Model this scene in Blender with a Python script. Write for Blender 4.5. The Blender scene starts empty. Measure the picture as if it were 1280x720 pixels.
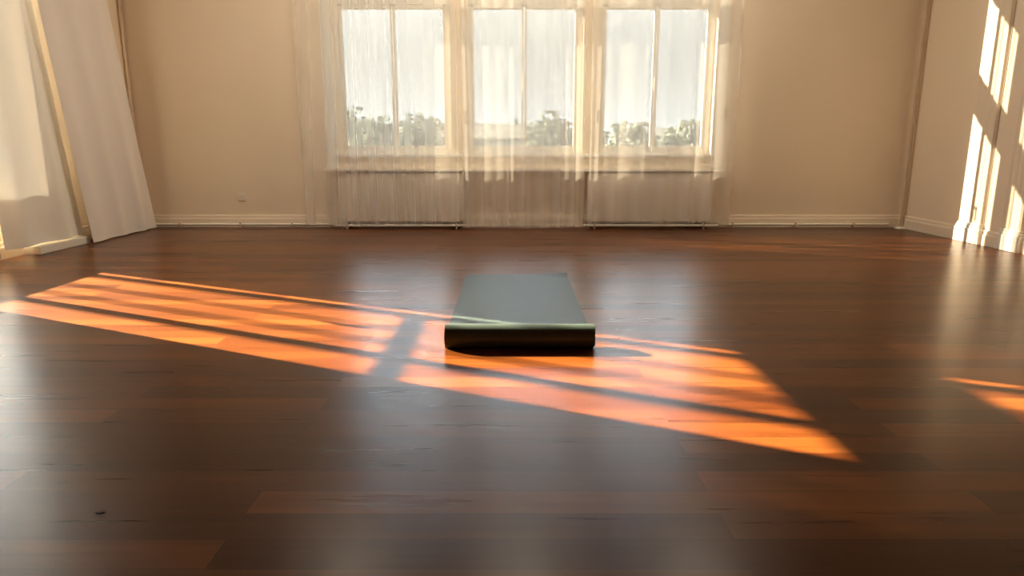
import bpy, bmesh, math, random
from mathutils import Vector, Matrix, noise
random.seed(7)
S = bpy.context.scene
COL = S.collection
PI = math.pi

# ------------------------------------------------------------------ helpers
def tag(o, label=None, cat=None, group=None, kind=None):
    if label: o['label'] = label
    if cat: o['category'] = cat
    if group: o['group'] = group
    if kind: o['kind'] = kind
    return o

def obj(name, bm, m, parent=None, smooth=False, bevel=0):
    bmesh.ops.remove_doubles(bm, verts=bm.verts, dist=1e-6)
    me = bpy.data.meshes.new(name)
    bm.normal_update()
    bm.to_mesh(me); bm.free()
    if smooth:
        for p in me.polygons: p.use_smooth = True
        if len(me.polygons) < 6000: me.set_sharp_from_angle(angle=math.radians(55))
    o = bpy.data.objects.new(name, me)
    COL.objects.link(o)
    me.materials.append(m)
    if parent: o.parent = parent
    if bevel:
        b = o.modifiers.new('bevel', 'BEVEL'); b.width = bevel; b.segments = 2
        b.limit_method = 'ANGLE'; b.angle_limit = math.radians(40)
    return o

def empty(name, loc=(0, 0, 0)):
    o = bpy.data.objects.new(name, None); COL.objects.link(o); o.location = loc
    o.empty_display_size = .1
    return o

def box(bm, x0, x1, y0, y1, z0, z1):
    vs = [bm.verts.new((x, y, z)) for x in (x0, x1) for y in (y0, y1) for z in (z0, z1)]
    for f in ((0, 1, 3, 2), (4, 6, 7, 5), (0, 4, 5, 1), (2, 3, 7, 6), (0, 2, 6, 4), (1, 5, 7, 3)):
        bm.faces.new([vs[i] for i in f])

def boxes(*bs):
    bm = bmesh.new()
    for b in bs: box(bm, *b)
    return bm

def tube(bm, pts, r, n=12, caps=True):
    pts = [Vector(p) for p in pts]
    rings = []
    for i, p in enumerate(pts):
        d = (pts[min(i + 1, len(pts) - 1)] - pts[max(i - 1, 0)]).normalized()
        up = Vector((0, 0, 1)) if abs(d.z) < .9 else Vector((0, 1, 0))
        a = d.cross(up).normalized(); b = d.cross(a)
        rr = r[i] if isinstance(r, (list, tuple)) else r
        rings.append([bm.verts.new(p + (a * math.cos(t) + b * math.sin(t)) * rr)
                      for t in [2 * PI * k / n for k in range(n)]])
    for i in range(len(rings) - 1):
        for k in range(n):
            bm.faces.new((rings[i][k], rings[i][(k + 1) % n], rings[i + 1][(k + 1) % n], rings[i + 1][k]))
    if caps:
        bm.faces.new(rings[0][::-1]); bm.faces.new(rings[-1])

def extrude_profile(bm, prof, p0, p1):
    """prof: (out, up) pairs; swept from p0 to p1; 'out' is to the left of the run direction."""
    p0 = Vector(p0); p1 = Vector(p1)
    d = (p1 - p0).normalized(); n = Vector((-d.y, d.x, 0))
    A = [bm.verts.new(p0 + n * a + Vector((0, 0, b))) for a, b in prof]
    B = [bm.verts.new(p1 + n * a + Vector((0, 0, b))) for a, b in prof]
    k = len(prof)
    for i in range(k): bm.faces.new((A[i], A[(i + 1) % k], B[(i + 1) % k], B[i]))
    bm.faces.new(A[::-1]); bm.faces.new(B)

# ---------------------------------------------------------------- materials
def newmat(name):
    m = bpy.data.materials.new(name); m.use_nodes = True
    nt = m.node_tree; nt.nodes.clear()
    out = nt.nodes.new('ShaderNodeOutputMaterial')
    return m, nt, out

def N(nt, t, **kw):
    n = nt.nodes.new(t)
    for k, v in kw.items():
        if k.startswith('_'): setattr(n, k[1:], v)
        else: n.inputs[k.replace('__', ' ')].default_value = v
    return n

def mathn(nt, op, a, b=None):
    n = nt.nodes.new('ShaderNodeMath'); n.operation = op
    for i, v in enumerate((a, b)):
        if v is None: continue
        if isinstance(v, (int, float)): n.inputs[i].default_value = v
        else: nt.links.new(v, n.inputs[i])
    return n.outputs[0]

def paint(name, col, rough=.6, var=.04, scale=6, bump=.02, spec=.5):
    m, nt, out = newmat(name); L = nt.links.new
    b = N(nt, 'ShaderNodeBsdfPrincipled', Roughness=rough)
    b.inputs['Specular IOR Level'].default_value = spec
    tc = N(nt, 'ShaderNodeTexCoord')
    no = N(nt, 'ShaderNodeTexNoise', Scale=scale, Detail=5)
    L(tc.outputs['Object'], no.inputs['Vector'])
    r = N(nt, 'ShaderNodeValToRGB')
    r.color_ramp.elements[0].position = .3; r.color_ramp.elements[1].position = .7
    r.color_ramp.elements[0].color = (*[c * (1 - var) for c in col], 1)
    r.color_ramp.elements[1].color = (*[min(1, c * (1 + var)) for c in col], 1)
    L(no.outputs['Fac'], r.inputs['Fac']); L(r.outputs['Color'], b.inputs['Base Color'])
    if bump:
        n2 = N(nt, 'ShaderNodeTexNoise', Scale=scale * 25, Detail=4)
        L(tc.outputs['Object'], n2.inputs['Vector'])
        bp = N(nt, 'ShaderNodeBump', Strength=bump * 5, Distance=.002)
        L(n2.outputs['Fac'], bp.inputs['Height']); L(bp.outputs['Normal'], b.inputs['Normal'])
    L(b.outputs[0], out.inputs[0])
    return m

def sheer(name, tau, col=(.95, .935, .89), trans=.28):
    """woven gauze: seen through less the more obliquely the light crosses the cloth"""
    m, nt, out = newmat(name); L = nt.links.new
    g = N(nt, 'ShaderNodeNewGeometry')
    dt = nt.nodes.new('ShaderNodeVectorMath'); dt.operation = 'DOT_PRODUCT'
    L(g.outputs['Normal'], dt.inputs[0]); L(g.outputs['Incoming'], dt.inputs[1])
    c = mathn(nt, 'MAXIMUM', mathn(nt, 'ABSOLUTE', dt.outputs['Value']), .06)
    T = mathn(nt, 'EXPONENT', mathn(nt, 'DIVIDE', -tau, c))
    tc = N(nt, 'ShaderNodeTexCoord')
    w = N(nt, 'ShaderNodeTexNoise', Scale=9, Detail=3)
    L(tc.outputs['Object'], w.inputs['Vector'])
    r = N(nt, 'ShaderNodeValToRGB')
    r.color_ramp.elements[0].color = (*[x * .97 for x in col], 1); r.color_ramp.elements[1].color = (*col, 1)
    L(w.outputs['Fac'], r.inputs['Fac'])
    d = N(nt, 'ShaderNodeBsdfDiffuse'); t = N(nt, 'ShaderNodeBsdfTranslucent')
    L(r.outputs['Color'], d.inputs['Color']); L(r.outputs['Color'], t.inputs['Color'])
    mx = N(nt, 'ShaderNodeMixShader', Fac=trans); L(d.outputs[0], mx.inputs[1]); L(t.outputs[0], mx.inputs[2])
    tr = N(nt, 'ShaderNodeBsdfTransparent')
    m2 = N(nt, 'ShaderNodeMixShader'); L(T, m2.inputs[0]); L(mx.outputs[0], m2.inputs[1]); L(tr.outputs[0], m2.inputs[2])
    L(m2.outputs[0], out.inputs[0])
    return m

def glass_mat(name='window_glass', tint=.05):
    m, nt, out = newmat(name); L = nt.links.new
    tr = N(nt, 'ShaderNodeBsdfTransparent')
    gl = N(nt, 'ShaderNodeBsdfGlossy', Roughness=.02)
    ge = N(nt, 'ShaderNodeNewGeometry'); dv = nt.nodes.new('ShaderNodeVectorMath'); dv.operation = 'DOT_PRODUCT'
    L(ge.outputs['Normal'], dv.inputs[0]); L(ge.outputs['Incoming'], dv.inputs[1])
    schlick = mathn(nt, 'ADD', .03, mathn(nt, 'MULTIPLY', .97, mathn(nt, 'POWER', mathn(nt, 'SUBTRACT', 1.0, mathn(nt, 'ABSOLUTE', dv.outputs['Value'])), 5)))
    no = N(nt, 'ShaderNodeTexNoise', Scale=.8)
    bp = N(nt, 'ShaderNodeBump', Strength=.02, Distance=.01); L(no.outputs['Fac'], bp.inputs['Height'])
    L(bp.outputs['Normal'], gl.inputs['Normal'])
    mx = N(nt, 'ShaderNodeMixShader'); absb = mathn(nt, 'EXPONENT', mathn(nt, 'DIVIDE', -tint / 2, mathn(nt, 'MAXIMUM', mathn(nt, 'ABSOLUTE', dv.outputs['Value']), .1)))
    L(absb, tr.inputs['Color']); L(schlick, mx.inputs[0]); L(tr.outputs[0], mx.inputs[1]); L(gl.outputs[0], mx.inputs[2])
    L(mx.outputs[0], out.inputs[0])
    return m

def floor_mat():
    m, nt, out = newmat('oiled_plank_floor'); L = nt.links.new
    b = N(nt, 'ShaderNodeBsdfPrincipled')
    tc = N(nt, 'ShaderNodeTexCoord')
    mp = N(nt, 'ShaderNodeMapping'); L(tc.outputs['Object'], mp.inputs['Vector'])
    mp.inputs['Location'].default_value = (FLX, FLY, 0)
    br = nt.nodes.new('ShaderNodeTexBrick'); br.offset = .37; br.offset_frequency = 2
    L(mp.outputs[0], br.inputs['Vector'])
    for k, v in (('Scale', 1), ('Mortar Size', .0011), ('Mortar Smooth', .2), ('Bias', 0), ('Brick Width', 1.75), ('Row Height', .104)):
        br.inputs[k].default_value = v
    br.inputs['Color1'].default_value = (0, 0, 0, 1); br.inputs['Color2'].default_value = (1, 1, 1, 1)
    br.inputs['Mortar'].default_value = (.5, .5, .5, 1)
    # grain, long in the run of the boards, shifted per board
    sc = N(nt, 'ShaderNodeMapping'); sc.inputs['Scale'].default_value = (1.1, 22, 1)
    L(mp.outputs[0], sc.inputs['Vector'])
    ad = nt.nodes.new('ShaderNodeVectorMath'); ad.operation = 'MULTIPLY_ADD'
    L(br.outputs['Color'], ad.inputs[0]); ad.inputs[1].default_value = (13, 7, 5); L(sc.outputs[0], ad.inputs[2])
    g1 = N(nt, 'ShaderNodeTexNoise', Scale=1.5, Detail=6, Roughness=.5, Distortion=.25); L(ad.outputs[0], g1.inputs['Vector'])
    g2 = N(nt, 'ShaderNodeTexNoise', Scale=.55, Detail=3); L(tc.outputs['Object'], g2.inputs['Vector'])
    r1 = N(nt, 'ShaderNodeValToRGB'); e = r1.color_ramp.elements
    e[0].color = (.060, .0142, .0022, 1); e[1].color = (.160, .047, .0085, 1)
    e.new(.5).color = (.104, .0285, .0048, 1)
    L(br.outputs['Color'], r1.inputs['Fac'])
    r2 = N(nt, 'ShaderNodeValToRGB'); e = r2.color_ramp.elements
    e[0].position = .28; e[1].position = .74
    e[0].color = (.74, .72, .70, 1); e[1].color = (1.18, 1.20, 1.22, 1)
    L(g1.outputs['Fac'], r2.inputs['Fac'])
    mx = nt.nodes.new('ShaderNodeMix'); mx.data_type = 'RGBA'; mx.blend_type = 'MULTIPLY'; mx.inputs[0].default_value = 1
    L(r1.outputs['Color'], mx.inputs[6]); L(r2.outputs['Color'], mx.inputs[7])
    mo = nt.nodes.new('ShaderNodeMix'); mo.data_type = 'RGBA'; mo.blend_type = 'MIX'
    L(mathn(nt, 'MULTIPLY', br.outputs['Fac'], .75), mo.inputs[0]); L(mx.outputs[2], mo.inputs[6]); mo.inputs[7].default_value = (.02, .008, .004, 1)
    L(mo.outputs[2], b.inputs['Base Color'])
    # varnish sheen worn unevenly
    rr = N(nt, 'ShaderNodeMapRange'); L(g1.outputs['Fac'], rr.inputs['Value'])
    rr.inputs['To Min'].default_value = .26; rr.inputs['To Max'].default_value = .30
    L(rr.outputs[0], b.inputs['Roughness'])
    b.inputs['Specular IOR Level'].default_value = FLOOR_SPEC
    h = mathn(nt, 'ADD', mathn(nt, 'MULTIPLY', g1.outputs['Fac'], .25), mathn(nt, 'MULTIPLY', br.outputs['Fac'], -1.2))
    h = mathn(nt, 'ADD', h, mathn(nt, 'MULTIPLY', br.outputs['Color'], .12))
    bp = N(nt, 'ShaderNodeBump', Strength=.08, Distance=.0008); L(h, bp.inputs['Height']); L(bp.outputs['Normal'], b.inputs['Normal'])
    L(b.outputs[0], out.inputs[0])
    return m

def mat_rubber():
    m, nt, out = newmat('mat_foam'); L = nt.links.new
    b = N(nt, 'ShaderNodeBsdfPrincipled', Roughness=.44)
    b.inputs['Specular IOR Level'].default_value = .27
    tc = N(nt, 'ShaderNodeTexCoord')
    no = N(nt, 'ShaderNodeTexNoise', Scale=240, Detail=3); L(tc.outputs['Object'], no.inputs['Vector'])
    r = N(nt, 'ShaderNodeValToRGB')
    r.color_ramp.elements[0].color = (.024, .037, .032, 1); r.color_ramp.elements[1].color = (.036, .054, .047, 1)
    L(no.outputs['Fac'], r.inputs['Fac']); L(r.outputs['Color'], b.inputs['Base Color'])
    bp = N(nt, 'ShaderNodeBump', Strength=.25, Distance=.0008); L(no.outputs['Fac'], bp.inputs['Height']); L(bp.outputs['Normal'], b.inputs['Normal'])
    L(b.outputs[0], out.inputs[0])
    return m

def grille_mat():
    m, nt, out = newmat('slotted_white_metal'); L = nt.links.new
    b = N(nt, 'ShaderNodeBsdfPrincipled', Roughness=.4)
    tc = N(nt, 'ShaderNodeTexCoord'); sp = N(nt, 'ShaderNodeSeparateXYZ'); L(tc.outputs['Object'], sp.inputs[0])
    fx = mathn(nt, 'FRACT', mathn(nt, 'MULTIPLY', sp.outputs['X'], 36))
    on = mathn(nt, 'GREATER_THAN', fx, .5)
    yb = mathn(nt, 'GREATER_THAN', sp.outputs['Y'], 6.785)
    yb2 = mathn(nt, 'LESS_THAN', sp.outputs['Y'], 6.865)
    xr = mathn(nt, 'GREATER_THAN', sp.outputs['X'], .45)
    f = mathn(nt, 'MULTIPLY', mathn(nt, 'MULTIPLY', on, yb), mathn(nt, 'MULTIPLY', yb2, xr))
    mx = nt.nodes.new('ShaderNodeMix'); mx.data_type = 'RGBA'
    L(f, mx.inputs[0]); mx.inputs[6].default_value = (.82, .78, .70, 1); mx.inputs[7].default_value = (.05, .045, .04, 1)
    L(mx.outputs[2], b.inputs['Base Color']); L(b.outputs[0], out.inputs[0])
    return m

# ------------------------------------------------------------- measurements
CAM_H, PITCH, FPX = .84, math.radians(12.1), 840.0
D = 6.92                # inner face of the back wall
XL, XR = -3.80, 4.00    # side walls
YR = -1.1               # rear wall
H = 3.5
FLX, FLY = .62, -.065
FLOOR_SPEC = .22
SUN_AZ = Vector((.905, -.425)).normalized()
SUN_EL = math.radians(22.5)

WALL = paint('warm_plaster', (.88, .765, .61), rough=.75, var=.02, scale=1.3, bump=.02, spec=.25)
CEIL = paint('ceiling_plaster', (.42, .36, .29), rough=.9, var=.02, scale=1.1, bump=.02, spec=.2)
SKIRT = paint('skirting_paint', (.88, .775, .63), rough=.45, var=.02, scale=3, bump=.008)
WHITE = paint('white_gloss_paint', (.88, .86, .79), rough=.38, var=.02, scale=3, bump=.008)
RADW = paint('radiator_enamel', (.86, .79, .70), rough=.35, var=.02, scale=3, bump=.006)
PIPE = paint('painted_pipe', (.62, .50, .37), rough=.45, var=.06, scale=8, bump=.01)
DARK = paint('dark_rubber', (.03, .022, .018), rough=.6, var=.1, scale=20)
GLASS = glass_mat()
TINTED = glass_mat('sun_cut_glass', .7)  # tint added to the back panes to weaken the slanting sun
FLOOR = floor_mat()
RUB = mat_rubber()
SH_L = sheer('sheer_left_panel', .30)
SH_M = sheer('sheer_middle_panel', .40, (.96, .945, .90), .24)
SH_R = sheer('sheer_right_panel', .32)
SH_SUN = sheer('sheer_side_gauze', .62, trans=.07)
SH_SIDE = sheer('side_curtain_voile', 2.9, (.93, .93, .89), .010)
SH_SIDE2 = sheer('side_curtain_linen', 4, (.92, .89, .85), .010)
SH_A = sheer('corner_curtain_linen', 4, (.93, .90, .87), .008)

# ------------------------------------------------------------------- shell
bm = boxes((XL - .45, XR + .3, YR - .3, D + .45, -.2, 0)); tag(obj('floor', bm, FLOOR), kind='structure')
bm = boxes((XL - .45, XR + .3, YR - .3, D + .45, H, H + .2)); tag(obj('ceiling', bm, CEIL), kind='structure')
tag(obj('wall_right', boxes((XR, XR + .3, YR - .3, D + .45, 0, H)), WALL), kind='structure')

WZ0, WZ1 = .74, 3.15
BW = [(-1.75, -.60), (-.46, .70), (.85, 2.00)]
T = .17                  # wall thickness
def wall_with_holes(name, lo, hi, holes, z0, z1, axis, face, thick, m=None):
    """one wall mesh: full-height piers between the window holes, plus the bands under and over them"""
    bm = bmesh.new()
    def b(a0, a1, c0, c1):
        if a1 - a0 < 1e-4: return
        if axis == 'x': box(bm, a0, a1, face, face + thick, c0, c1)
        else: box(bm, min(face, face + thick), max(face, face + thick), a0, a1, c0, c1)
    p = lo
    for a0, a1 in holes:
        b(p, a0, 0, H); b(a0, a1, 0, z0); b(a0, a1, z1, H); p = a1
    b(p, hi, 0, H)
    return tag(obj(name, bm, m or WALL), kind='structure')
wall_with_holes('wall_back', XL - .45, XR, BW, WZ0, WZ1, 'x', D, T)
LW = [(.65, 2.55), (3.50, 5.60)]
LZ0 = .47
wall_with_holes('wall_left', YR, D, LW, LZ0, WZ1, 'y', XL, -T)
wall_with_holes('wall_rear', XL - .3, XR, [], .5, 3.2, 'x', YR, -.3, paint('dark_rear_wall', (.10, .07, .05), .6, .1, 2))  # unseen wall, coloured dark to keep bounced light off the near floor

# --------------------------------------------------------------- windows
def window(name, a0, a1, z0, z1, axis, gp, tr0, tr1, bars=(), trim_sill=True, stile=.026, border=.08, ncase=2, sgn=-1, nbar=9, gm=None):
    """glazed unit; a runs along the wall, gp is the glass plane, sgn points into the room"""
    root = tag(empty(name, (0, 0, 0)), kind='structure')
    def B(bm, u0, u1, d0, d1, c0, c1):
        d0, d1 = sorted((gp + sgn * d0, gp + sgn * d1))
        if axis == 'x': box(bm, u0, u1, d0, d1, c0, c1)
        else: box(bm, d0, d1, u0, u1, c0, c1)
    fw = border * .55
    bm = bmesh.new()
    B(bm, a0, a0 + fw, -.035, .03, z0, z1); B(bm, a1 - fw, a1, -.035, .03, z0, z1)
    B(bm, a0 + fw, a1 - fw, -.035, .03, z0, z0 + fw); B(bm, a0 + fw, a1 - fw, -.035, .03, z1 - fw, z1)
    tw = border - fw
    B(bm, a0 + fw, a1 - fw, -.035, .035, tr0 + tw, tr1 - tw)
    obj('window_frame', bm, WHITE, root, bevel=.006)
    for (c0, c1) in ((z0 + fw, tr0 + tw), (tr1 - tw, z1 - fw)):
        w = (a1 - a0 - 2 * fw) / ncase
        for k in range(ncase):
            u0, u1 = a0 + fw + k * w, a0 + fw + (k + 1) * w
            s = tw
            inner_l = s if k == 0 else stile; inner_r = s if k == ncase - 1 else stile
            bm = bmesh.new()
            B(bm, u0 + .002, u0 + inner_l, -.014, .016, c0, c1); B(bm, u1 - inner_r, u1 - .002, -.014, .016, c0, c1)
            B(bm, u0 + inner_l, u1 - inner_r, -.014, .016, c0, c0 + s); B(bm, u0 + inner_l, u1 - inner_r, -.028, .03, c1 - s, c1)
            for zb in bars:
                if c0 < zb < c1 and k < nbar: B(bm, u0 + inner_l, u1 - inner_r, -.012, .014, zb - .0275, zb + .0275)
            cs = obj('casement', bm, WHITE, root, bevel=.004)
            bm = bmesh.new(); B(bm, u0 + inner_l - .005, u1 - inner_r + .005, -.004, .004, c0 + s - .005, c1 - s + .005)
            obj('pane', bm, gm or GLASS, cs)
        if c0 < 1.2:
            bm = bmesh.new()
            um = (a0 + a1) / 2
            B(bm, um - .012, um + .012, .016, .024, 1.40, 1.50); B(bm, um - .008, um + .008, .022, .048, 1.462, 1.48)
            B(bm, um - .009, um + .009, .038, .052, 1.36, 1.48)
            obj('handle', bm, WHITE, root, bevel=.003)
    return root
for i, (a, b) in enumerate(BW):
    window(f'window_{i+1}', a, b, WZ0, WZ1, 'x', D + .09, 2.13, 2.43, gm=TINTED)
for i, (a, b) in enumerate(LW):
    window(f'window_{i+4}', a, b, LZ0, WZ1, 'y', XL - .15, 2.235, 2.54, bars=(1.59,), sgn=1, ncase=(2, 3, 1)[i], nbar=(2, 2, 0)[i])

# window boards and the ledge over the radiators
tag(obj('trim_1', boxes((-1.80, 2.05, D - .035, D + .05, WZ0 - .03, WZ0 + .002)), WHITE, bevel=.006), kind='structure')
tag(obj('trim_2', boxes((-1.88, 2.12, D - .16, D - .001, .572, .594)), grille_mat(), bevel=.003), kind='structure')
for i, (a, b) in enumerate(LW):
    tag(obj(f'trim_{(3, 4, 10)[i]}', boxes((XL - .13, XL + .03, a - .04, b + .04, LZ0 - .03, LZ0 + .002)), WHITE, bevel=.006), kind='structure')
# architrave strip round the back window group
tag(obj('trim_6', boxes((-1.87, -1.752, D - .018, D, .60, 3.2), (2.002, 2.12, D - .018, D, .60, 3.2), (-1.752, 2.002, D - .018, D, 3.152, 3.25)), WHITE, bevel=.004), kind='structure')

# baseboards: stepped profile
BP = [(0, 0), (.020, 0), (.020, .085), (.014, .098), (.012, .118), (.006, .128), (0, .128)]
def baseboard(name, p0, p1):
    bm = bmesh.new(); extrude_profile(bm, BP, p0, p1)
    bmesh.ops.recalc_face_normals(bm, faces=bm.faces)
    return tag(obj(name, bm, SKIRT), kind='structure')
baseboard('baseboard_back', (XR, D, 0), (XL, D, 0))
baseboard('baseboard_left', (XL, D, 0), (XL, YR, 0))
baseboard('baseboard_right', (XR, YR, 0), (XR, D, 0))
baseboard('baseboard_rear', (XL, YR, 0), (XR, YR, 0))

# fluted pilasters on the right wall with stepped plinths
def pilaster(name, y0, y1):
    root = tag(empty(name, (XR, (y0 + y1) / 2, 0)), kind='structure')
    w = y1 - y0
    n = 48; bm = bmesh.new(); prof = []
    for i in range(n + 1):
        u = i / n
        d = .022 + .007 * abs(math.sin(u * PI * 3.5)) ** .7
        if u < .04 or u > .96: d = .006
        prof.append((-d, (u - .5) * w))
    A = [bm.verts.new((a, b, .17)) for a, b in prof]; Bv = [bm.verts.new((a, b, H)) for a, b in prof]
    for i in range(n): bm.faces.new((A[i], A[i + 1], Bv[i + 1], Bv[i]))
    for V in (A, Bv):
        e0 = bm.verts.new((0, prof[0][1], V[0].co.z)); e1 = bm.verts.new((0, prof[-1][1], V[0].co.z))
        bm.faces.new([e0] + V + [e1])
    o = obj('shaft', bm, WALL, root, smooth=False); 
    bm = boxes((-.048, 0, -w / 2 - .015, w / 2 + .015, 0, .13), (-.042, 0, -w / 2 - .006, w / 2 + .006, .13, .155), (-.038, 0, -w / 2, w / 2, .155, .172))
    obj('plinth', bm, WHITE, root, bevel=.006)
pilaster('trim_7', 5.68, 5.98)
pilaster('trim_8', 5.22, 5.45)

# boxed pipe cover along the left wall
tag(obj('trim_9', boxes((XL + .022, XL + .15, 5.15, 5.78, 0, .065)), WHITE, bevel=.006), kind='structure')

# ---------------------------------------------------------------- heating
def riser(x, y, label):
    root = tag(empty('heating_pipe', (x, y, 0)), label, 'pipe')
    bm = bmesh.new(); tube(bm, [(0, 0, .0), (0, 0, H)], .017, 16)
    obj('pipe', bm, PIPE, root, smooth=True)
    bm = bmesh.new(); tube(bm, [(0, 0, 0), (0, 0, .008), (0, 0, .016)], [.055, .052, .022], 24)
    obj('floor_collar', bm, WHITE, root, smooth=True)
    for z in (1.2, 2.6):
        bm = bmesh.new(); tube(bm, [(0, 0, z - .012), (0, 0, z + .012)], .022, 16)
        obj('pipe_clip', bm, PIPE, root, smooth=True)
    return root
riser(XR - .045, D - .10, 'slim beige vertical heating pipe in the right rear corner')
riser(XL + .03, D - .035, 'slim dark vertical pipe in the left rear corner beside the curtain edge')

def radiator(x0, x1, label):
    y1 = D - .035; y0 = D - .135; z0, z1 = .07, .555
    root = tag(empty('radiator', ((x0 + x1) / 2, (y0 + y1) / 2, 0)), label, 'radiator', 'flat panel radiators under the window')
    ox, oy = root.location.x, root.location.y
    def P(name, bs, m, bev=.004, parent=root):
        return obj(name, boxes(*[(a - ox, b - ox, c - oy, d - oy, e, f) for a, b, c, d, e, f in bs]), m, parent, bevel=bev)
    P('front_panel', [(x0, x1, y0, y0 + .016, z0, z1)], RADW, .007)
    P('back_panel', [(x0 + .02, x1 - .02, y1 - .014, y1, z0 + .01, z1 - .01)], RADW)
    P('side_cover', [(x0, x0 + .006, y0 + .016, y1 - .014, z0 + .02, z1 - .004)], RADW, .002)
    P('side_cover', [(x1 - .006, x1, y0 + .016, y1 - .014, z0 + .02, z1 - .004)], RADW, .002)
    fins = [(x0 + .03 + k * .04, x0 + .032 + k * .04, y0 + .02, y1 - .018, z0 + .03, z1 - .03) for k in range(int((x1 - x0 - .05) / .04))]
    P('fins', fins, RADW, 0)
    slats = [(x0 + .012 + k * .03, x0 + .024 + k * .03, y0 + .016, y1 - .014, z1 - .006, z1 - .002) for k in range(int((x1 - x0 - .02) / .03))]
    P('top_grille', slats + [(x0 + .006, x1 - .006, y0 + .045, y0 + .055, z1 - .008, z1 - .002)], RADW, 0)
    for fx in (x0 + .07, x1 - .07):
        P('foot', [(fx - .014, fx + .014, y0 + .02, y1 - .01, .0, z0 + .02), (fx - .03, fx + .03, y0 + .01, y1, 0, .008)], DARK, .002)
    bm = bmesh.new(); tube(bm, [(x1 - .02 - ox, y0 + .05 - oy, z0 + .02), (x1 + .012 - ox, y0 + .05 - oy, z0 + .02), (x1 + .016 - ox, y0 + .05 - oy, z0 - .02)], .010, 12)
    obj('valve', bm, RADW, root, smooth=True)
    return root
radiator(-1.74, -.485, 'flat white panel radiator under the left half of the window')
radiator(.76, 2.02, 'flat white panel radiator under the right half of the window')

def floor_pipe(x0, x1, label, yy=D - .05, clips=()):
    root = tag(empty('floor_pipe', (0, yy, 0)), label, 'pipe')
    bm = bmesh.new(); tube(bm, [(x0, 0, .034), (x1, 0, .034)], .013, 12)
    obj('pipe', bm, WHITE, root, smooth=True)
    for c in clips:
        obj('pipe_clip', boxes((c - .008, c + .008, -.015, .03, 0, .055)), PIPE, root, bevel=.002)
    return root
floor_pipe(-3.70, -1.80, 'white heating pipe running low along the wall left of the radiators', clips=(-3.4, -2.78, -2.25, -1.86))
floor_pipe(2.1, 3.86, 'white heating pipe running low along the wall right of the radiators', clips=(2.26, 2.9, 3.5))
floor_pipe(-1.78, 2.08, 'long white heating pipe at the floor in front of both radiators', yy=D - .165, clips=(-1.66, -.56, .83, 1.93))

# wall socket
root = tag(empty('wall_socket', (-2.76, D, .31)), 'small white wall socket low on the back wall left of the window', 'socket')
obj('cover_plate', boxes((-.042, .042, -.010, 0, -.042, .042)), RADW, root, bevel=.004)
bm = bmesh.new(); tube(bm, [(0, -.0101, 0), (0, -.014, 0)], [.030, .028], 28); so = obj('socket_rim', bm, RADW, root, smooth=False)
bm = bmesh.new()
for s in (-1, 1): tube(bm, [(s * .0095, -.0141, 0), (s * .0095, -.0150, 0)], .003, 10)
obj('pin_holes', bm, DARK, so)

# ---------------------------------------------------------------- curtains
def curtain(name, a0, a1, zt, zb, plane, axis, m, lam=.16, A=.035, B=.02, lean=0., seed=1, fan=(0, 0), hem=.0, nz=36, irr=.5, sgn=1, spread=1.0, puddle=0, ret=0):
    """hanging cloth: a0..a1 along the wall; cloth doubles over itself when B is large.
    lean: how far the hem stands off; fan: how far each end shifts along the wall at the hem."""
    bm = bmesh.new(); rows = []
    n = int((a1 - a0) / lam * 22)
    for j in range(nz + 1):
        v = j / nz                      # 0 top .. 1 hem
        z = zt + (zb - zt) * v
        row = []
        for i in range(n + 1):
            u = i / n
            s = a0 + (a1 - a0) * u
            w = noise.noise(Vector((s * 1.7 + seed * 7.3, seed, v * .5))) * irr
            amp = (.55 + .45 * v) * (1 + irr * noise.noise(Vector((s * 3.1, seed * 3.7, v * .8))))
            ph = 2 * PI * s / lam + w * 5
            aa = s - B * amp * math.sin(ph) + (fan[0] * (1 - u) + fan[1] * u) * v ** 1.2
            off = A * amp * math.cos(ph) + A * .35 * math.cos(ph * .37 + seed) * v + .004 * noise.noise(Vector((s * 7, z * 1.2, seed)))
            dd = off + lean * v ** 1.15
            if puddle and v > .97: dd += puddle * abs(noise.noise(Vector((s * 6, 1.5, seed))))
            if ret and u > .94: dd += (-.075 - dd) * ((u - .94) / .06) ** .7
            zz = z + (hem * noise.noise(Vector((s * 2.3, seed, 9))) if v > .9 else 0) * (v - .9) * 10
            p = (aa, plane + sgn * dd, zz) if axis == 'x' else (plane + sgn * dd, aa, zz)
            row.append(bm.verts.new(p))
        rows.append(row)
    for j in range(nz):
        for i in range(n):
            bm.faces.new((rows[j][i], rows[j + 1][i], rows[j + 1][i + 1], rows[j][i + 1]))
    return bm

def hang(name, label, group, m, a0, a1, zb, plane, axis, **kw):
    root = tag(empty(name, (0, 0, 0)), label, 'curtain', group)
    zt = H - .07
    obj('cloth', curtain(name, a0, a1, zt, zb, plane, axis, m, **kw), m, root, smooth=True)
    # header tape
    sgn = kw.get('sgn', 1)
    bx = (a0, a1, plane - .006, plane + .006, zt, zt + .03) if axis == 'x' else (plane - .006, plane + .006, a0, a1, zt, zt + .03)
    obj('header_tape', boxes(bx), WHITE, root)
    return root
G = 'sheer curtains across the back window'
PB = D - .27
hang('sheer_curtain', 'sheer white curtain hanging over the left part of the back window', G, SH_L,
     -2.05, -.53, .055, PB, 'x', lam=.19, A=.022, B=.010, seed=2, sgn=-1, irr=.9, hem=.03, fan=(.0, .02))
hang('sheer_curtain', 'sheer white curtain hanging in the middle between the two radiators', G, SH_M,
     -.49, .70, .03, PB - .02, 'x', lam=.15, A=.022, B=.010, seed=5, sgn=-1, irr=.9, hem=.02)
hang('sheer_curtain', 'sheer white curtain hanging over the right part of the back window', G, SH_R,
     .74, 2.16, .06, PB, 'x', lam=.21, A=.022, B=.010, seed=9, sgn=-1, irr=.8, hem=.02, fan=(0, -.02))
G2 = 'long curtains on the left wall'
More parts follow.
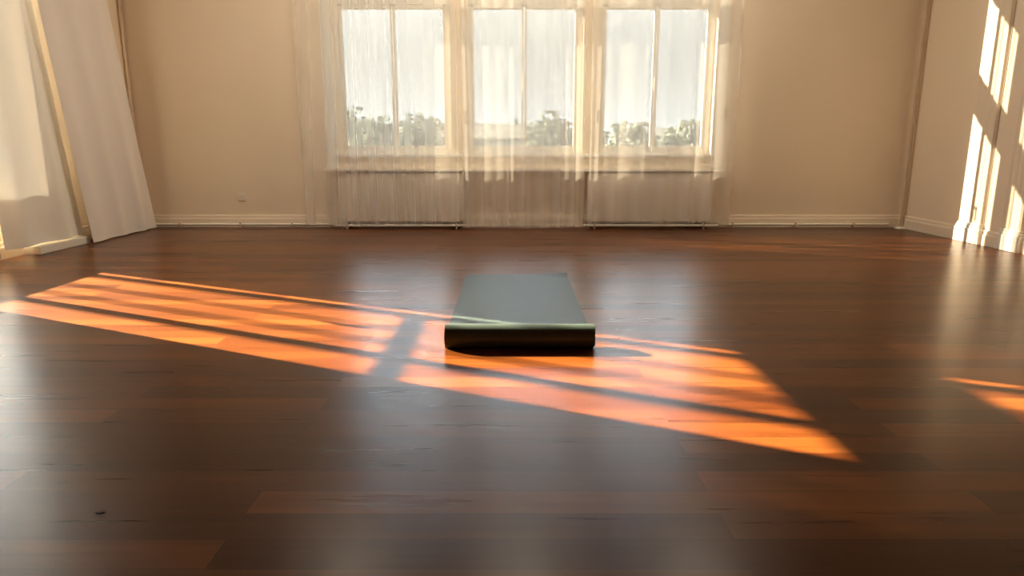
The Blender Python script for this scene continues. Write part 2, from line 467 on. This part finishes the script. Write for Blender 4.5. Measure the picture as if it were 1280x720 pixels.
hang('long_curtain', 'dense white curtain nearest the left rear corner, its edge slanting to the floor', G2, SH_A,
     5.36, 6.40, .012, XL + .118, 'y', lam=.36, A=.015, B=.012, seed=3, lean=.075, ret=1, fan=(.36, .44), irr=.5, nz=48)
hang('long_curtain', 'glowing white voile curtain at the left edge of the picture', G2, SH_SIDE,
     4.86, 5.42, .075, XL + .062, 'y', lam=.24, A=.020, B=.014, seed=6, lean=.05, fan=(.0, .36), irr=.6, nz=48)
gz = tag(empty('long_curtain'), 'thin gauze curtain gathered in narrow hanks letting sun stripes onto the floor', 'curtain', G2)
for q, (g0, g1) in enumerate(((4.69, 4.80), (4.45, 4.54), (4.235, 4.33), (4.03, 4.125))):
    obj('cloth', curtain('cloth', g0, g1, H - .07, .02, XL + .10, 'y', SH_SUN, lam=.045, A=.010, B=.004, seed=20 + q, irr=.3, nz=20), SH_SUN, gz, smooth=True)
obj('header_tape', boxes((XL + .094, XL + .106, 3.9, 4.84, H - .07, H - .04)), WHITE, gz)
hang('long_curtain', 'closed white curtain along the left wall beside the sunlit gap', G2, SH_SIDE2,
     2.70, 3.87, .02, XL + .10, 'y', lam=.2, A=.04, B=.02, seed=8, lean=.02)
hang('long_curtain', 'closed white curtain over the second window of the left wall', G2, SH_SIDE2,
     .5, 2.69, .02, XL + .10, 'y', lam=.2, A=.04, B=.02, seed=12, lean=.02)
tag(obj('curtain_rail', boxes((-2.25, 2.35, PB - .02, PB + .02, H - .04, H)), WHITE, bevel=.003), 'white ceiling rail carrying the curtains of the back window', 'rail')
tag(obj('curtain_rail', boxes((XL + .08, XL + .12, .3, 6.75, H - .04, H)), WHITE, bevel=.003), 'white ceiling rail carrying the curtains of the left wall', 'rail')

# --------------------------------------------------------------- yoga mat
def yoga_mat():
    root = tag(empty('yoga_mat', (0, 2.72, 0)), 'dark green exercise mat partly rolled up, lying on the wooden floor', 'yoga mat')
    th = .005; r0 = .050
    # centre line in (y, z): from the far end towards the camera, then wound up inwards
    path = []
    Lf = 4.31 - 2.72
    m = 60
    for i in range(m + 1):
        t = i / m
        path.append((Lf * (1 - t), .0035))
    turns = 3.6; k = int(turns * 40)
    for i in range(1, k + 1):
        a = 2 * PI * i / 40
        r = r0 - .0062 * a / (2 * PI)
        path.append((-r * math.sin(a), r0 + .0035 - r * math.cos(a)))
    def halfw(j):
        if j <= m:
            t = j / m
            return .3275 - (.0175 * max(0, (t - .90) / .10))
        return .310 + .003 * math.sin((j - m) / 40 * 1.9)
    def frame(j):
        a = path[max(j - 1, 0)]; b = path[min(j + 1, len(path) - 1)]
        d = Vector((b[0] - a[0], b[1] - a[1])).normalized()
        return Vector((d.y, -d.x))       # normal
    nx = 28
    def sheet(j0, j1):
        bm = bmesh.new(); top = []; bot = []
        for j in range(j0, j1 + 1):
            n = frame(j); w = halfw(j); T_, B_ = [], []
            for i in range(nx + 1):
                u = -1 + 2 * i / nx
                x = u * w + XM
                lift = 0
                if j < 3:                 # the far right corner curls up a little
                    lift = .013 * max(0, (u + .05)) ** 1.4 * (1 - j / 3) ** 1.2
                if j > m:
                    x += .004 * math.sin((j - m) * .05)
                y, z = path[j]
                y -= lift * .3
                T_.append(bm.verts.new((x, y - n.x * th / 2 * 1, z + lift - n.y * th / 2)))
                B_.append(bm.verts.new((x, y + n.x * th / 2 * 1, z + lift + n.y * th / 2)))
            top.append(T_); bot.append(B_)
        for j in range(len(top) - 1):
            for i in range(nx):
                bm.faces.new((top[j][i], top[j][i + 1], top[j + 1][i + 1], top[j + 1][i]))
                bm.faces.new((bot[j][i], bot[j + 1][i], bot[j + 1][i + 1], bot[j][i + 1]))
            for i in (0, nx):
                bm.faces.new((top[j][i], top[j + 1][i], bot[j + 1][i], bot[j][i]))
        for j in (0, -1):
            for i in range(nx):
                bm.faces.new((top[j][i], bot[j][i], bot[j][i + 1], top[j][i + 1]))
        bmesh.ops.recalc_face_normals(bm, faces=bm.faces)
        return bm
    o = obj('flat_end', sheet(0, m), RUB, root); 
    for p in o.data.polygons: p.use_smooth = True
    o.data.set_sharp_from_angle(angle=math.radians(50))
    o = obj('roll', sheet(m, m + k), RUB, root)
    for p in o.data.polygons: p.use_smooth = True
    o.data.set_sharp_from_angle(angle=math.radians(50))
    return root
XM = .030
yoga_mat()

# fill lamps added on the unseen ceiling to brighten the window side
def fill_lamp_glow():
    m, nt, out = newmat('fill_lamp_surface'); L = nt.links.new
    e = N(nt, 'ShaderNodeEmission', Color=(1, .84, .64, 1), Strength=FILL_LAMP); L(e.outputs[0], out.inputs[0]); return m
FILL_LAMP = 33.0
FILL_GLOW = fill_lamp_glow()
for lx, lab in ((-1.5, 'unseen round fill lamp added on the ceiling above the left end of the window wall'), (.1, 'unseen round fill lamp added on the ceiling above the middle of the window wall'), (1.7, 'unseen round fill lamp added on the ceiling above the right end of the window wall')):
    root = tag(empty('fill_lamp', (lx, 5.55, H)), lab, 'ceiling lamp', 'added fill lights')
    bm = bmesh.new(); tube(bm, [(0, 0, 0), (0, 0, -.045), (0, 0, -.055)], [.25, .25, .235], 40); obj('rim', bm, WHITE, root, smooth=True)
    bm = bmesh.new(); tube(bm, [(0, 0, -.056), (0, 0, -.075), (0, 0, -.088)], [.225, .20, .13], 40); obj('diffuser', bm, FILL_GLOW, root, smooth=True)

# tiny fleck on the boards near the camera
bm = bmesh.new()
vs = [bm.verts.new((.011 * math.cos(t) * (1 + .3 * math.sin(3 * t)), .0055 * math.sin(t), .0004)) for t in [2 * PI * k / 14 for k in range(14)]]
f = bm.faces.new(vs); r = bmesh.ops.extrude_face_region(bm, geom=[f])
for v in [g for g in r['geom'] if isinstance(g, bmesh.types.BMVert)]: v.co.z += .002; v.co.x *= .7; v.co.y *= .7
fl = tag(obj('wood_chip', bm, DARK), 'tiny dark fleck lying on the floor boards at lower left', 'fleck')
fl.location = (-.96, 1.42, 0)

# ---------------------------------------------------------------- outdoors
GZ = -6.0
tag(obj('ground', boxes((-160, 160, 8, 260, GZ - .3, GZ)), paint('dry_grass', (.10, .10, .08), .9, .2, .15)), kind='structure')
PL = paint('pale_render', (.15, .165, .15), .8, .05, 1); RF = paint('pale_roof', (.085, .09, .08), .8, .1, 2)
LEAF = paint('hazy_foliage', (.09, .11, .085), 1, .15, 1.2, bump=0, spec=0); BARK = paint('bark', (.30, .26, .22), .9, .2, 3)
WIN = paint('house_glass', (.22, .24, .25), .2, .1, 2)
def tree(x, y, h, r, label, seed):
    root = tag(empty('tree', (x, y, GZ)), label, 'tree', 'trees beyond the window')
    rd = random.Random(seed)
    bm = bmesh.new(); tube(bm, [(0, 0, 0), (.1, 0, h * .3), (0, .1, h * .62)], [.35, .26, .12], 8)
    obj('trunk', bm, BARK, root, smooth=True)
    bm = bmesh.new()
    for k in range(1100):
        d = Vector((rd.gauss(0, 1), rd.gauss(0, 1), rd.gauss(0, 1))).normalized()
        lump = 1 + .35 * noise.noise(d * 2.2 + Vector((seed, 0, 0)))
        c = Vector((d.x * r, d.y * r, d.z * h * .34)) * lump * rd.uniform(.55, 1) + Vector((0, 0, h * .64))
        s = rd.uniform(.2, .42)
        mt = Matrix.Translation(c) @ Matrix.Rotation(rd.uniform(0, PI), 4, Vector((rd.random(), rd.random(), rd.random() + .1)).normalized()) @ Matrix.Diagonal((s, s * .7, s * .35, 1))
        bmesh.ops.create_icosphere(bm, subdivisions=1, radius=1, matrix=mt)
    obj('foliage', bm, LEAF, root)
TR = [(-14.6, 60, 9.9, 2.9, 'rounded hazy tree, the largest seen low through the leftmost pane'),
      (-9.7, 50, 8.7, 2.0, 'small hazy tree right of the rounded one, at the edge of the leftmost pane'),
      (-7.6, 58, 9.5, 2.4, 'hazy grey green tree filling the foot of the second pane'),
      (3.3, 58, 9.4, 2.6, 'hazy tree right of the hipped house, through the fourth pane'),
      (10.6, 60, 9.1, 2.6, 'hazy tree low behind the fifth pane'),
      (13.2, 52, 8.6, 2.2, 'hazy tree low behind the sixth pane at the right')]
for i, t in enumerate(TR): tree(*t, i * 3 + 1)
def house(x, y, w, d, h, rh, label, flat=False):
    root = tag(empty('house', (x, y, GZ)), label, 'house', 'distant pale houses beyond the window')
    obj('walls', boxes((-w / 2, w / 2, 0, d, 0, h)), PL, root)
    bm = bmesh.new()
    if flat: box(bm, -w / 2 - .2, w / 2 + .2, -.2, d + .2, h, h + .35)
    else:
        e = .4
        A = [bm.verts.new(p) for p in ((-w / 2 - e, -e, h), (w / 2 + e, -e, h), (w / 2 + e, d + e, h), (-w / 2 - e, d + e, h), (-w / 2 + w * .12, d / 2, h + rh), (w / 2 - w * .12, d / 2, h + rh))]
        for f in ((0, 1, 5, 4), (2, 3, 4, 5), (0, 4, 3), (1, 2, 5), (3, 2, 1, 0)): bm.faces.new([A[i] for i in f])
    obj('roof', bm, RF, root)
    nfl = max(1, int(h / 3))
    for fz in range(nfl):
        for k in range(int(w / 2.6)):
            cx = -w / 2 + 1.5 + k * 2.6
            if cx + .6 > w / 2: break
            obj('window', boxes((cx - .5, cx + .5, -.05, .02, 1 + fz * 3, 2.4 + fz * 3)), WIN, root)
    obj('chimney', boxes((w * .2, w * .2 + .6, d * .5, d * .5 + .6, h, h + rh + .7)), PL, root)
house(-6.0, 72, 6, 8, 7.4, 1.7, 'pale gabled house beside the tree of the second pane')
house(-1.4, 92, 8.5, 8, 7.6, 2.0, 'pale house with hipped roof seen through the third pane')
house(9.4, 96, 8, 9, 8.2, 0.4, 'flat roofed pale block behind the trees right of the middle', True)
house(17.5, 74, 8, 9, 7.2, 1.4, 'low pale house at the right edge of the sixth pane')
house(-24, 95, 12, 9, 8.0, 2.0, 'long pale house behind the trees of the leftmost pane')

# morning haze over the fields
m, nt, out = newmat('morning_haze')
vsn = N(nt, 'ShaderNodeVolumeScatter', Color=(.90, .97, 1, 1), Density=.0025, Anisotropy=.2); nt.links.new(vsn.outputs[0], out.inputs['Volume'])
tag(obj('haze', boxes((-60, 60, 14, 47, GZ + .05, 16)), m), 'pale morning haze hanging over the fields beyond the window', 'haze', kind='stuff')

# ------------------------------------------------------------------ light
c = math.cos(SUN_EL)
sun_from = Vector((-SUN_AZ.x * c, -SUN_AZ.y * c, math.sin(SUN_EL)))
sd = bpy.data.lights.new('sun', 'SUN'); sd.energy = 78.0; sd.color = (1, .82, .56); sd.angle = math.radians(.4)
so = bpy.data.objects.new('sun', sd); COL.objects.link(so); so.location = sun_from * 30
so.rotation_euler = sun_from.to_track_quat('Z', 'Y').to_euler()

BAND = 19.0
w = bpy.data.worlds.new('sky'); S.world = w; w.use_nodes = True; nt = w.node_tree; nt.nodes.clear(); L = nt.links.new
out = nt.nodes.new('ShaderNodeOutputWorld'); bg = nt.nodes.new('ShaderNodeBackground')
tc = nt.nodes.new('ShaderNodeTexCoord'); sp = nt.nodes.new('ShaderNodeSeparateXYZ'); L(tc.outputs['Generated'], sp.inputs[0])
r = nt.nodes.new('ShaderNodeValToRGB'); e = r.color_ramp.elements
LOW, MID = (1.0, 1.07, 1.04, 1), (1.0, .94, .84, 1)
e[0].position = 0; e[0].color = LOW; e[1].position = 1; e[1].color = MID
e.new(.18).color = LOW; e.new(.32).color = (.74, .92, 1.06, 1)
L(sp.outputs['Z'], r.inputs['Fac'])
# bright band added to the unseen upper sky to strengthen the floor reflection
mr = nt.nodes.new('ShaderNodeFloatCurve'); L(sp.outputs['Z'], mr.inputs['Value'])
cv = mr.mapping.curves[0]
for i, (px, py) in enumerate(((0, 0), (.20, .0), (.28, .42), (.37, .50), (.47, .26), (.62, .16), (1, .12))):
    if i == 0 or i == 6: cv.points[0 if i == 0 else -1].location = (px, py)
    else: cv.points.new(px, py)
mr.mapping.update()
# glow round the sun
dt = nt.nodes.new('ShaderNodeVectorMath'); dt.operation = 'DOT_PRODUCT'; L(tc.outputs['Generated'], dt.inputs[0]); dt.inputs[1].default_value = sun_from
gl = mathn(nt, 'MULTIPLY', mathn(nt, 'POWER', mathn(nt, 'MAXIMUM', dt.outputs['Value'], 0), 24), 6.0)
my = nt.nodes.new('ShaderNodeMapRange'); my.interpolation_type = 'SMOOTHSTEP'; L(sp.outputs['Y'], my.inputs['Value'])
my.inputs['From Min'].default_value = .60; my.inputs['From Max'].default_value = .85; my.inputs['To Min'].default_value = .08; my.inputs['To Max'].default_value = 1
st = mathn(nt, 'ADD', mathn(nt, 'ADD', mathn(nt, 'MULTIPLY', mathn(nt, 'MULTIPLY', mr.outputs[0], BAND), my.outputs[0]), 1.38), gl)
L(r.outputs['Color'], bg.inputs['Color']); L(st, bg.inputs['Strength']); L(bg.outputs[0], out.inputs[0])

# ----------------------------------------------------------------- camera
cd = bpy.data.cameras.new('camera'); cam = bpy.data.objects.new('camera', cd); COL.objects.link(cam)
cd.sensor_width = 36; cd.lens = FPX / 1280 * 36; cd.clip_start = .05; cd.clip_end = 600
cam.location = (0, 0, CAM_H); cam.rotation_euler = (PI / 2 - PITCH, 0, 0)
S.camera = cam

vs_ = S.view_settings
vs_.view_transform = 'Standard'; vs_.look = 'None'; vs_.exposure = .55; vs_.gamma = 1; vs_.use_curve_mapping = False
cy = S.cycles
cy.volume_bounces = 0; cy.max_bounces = 14; cy.diffuse_bounces = 8; cy.glossy_bounces = 5; cy.transmission_bounces = 8; cy.transparent_max_bounces = 40
cy.use_denoising = True; cy.sample_clamp_indirect = 6; cy.caustics_reflective = False; cy.caustics_refractive = False
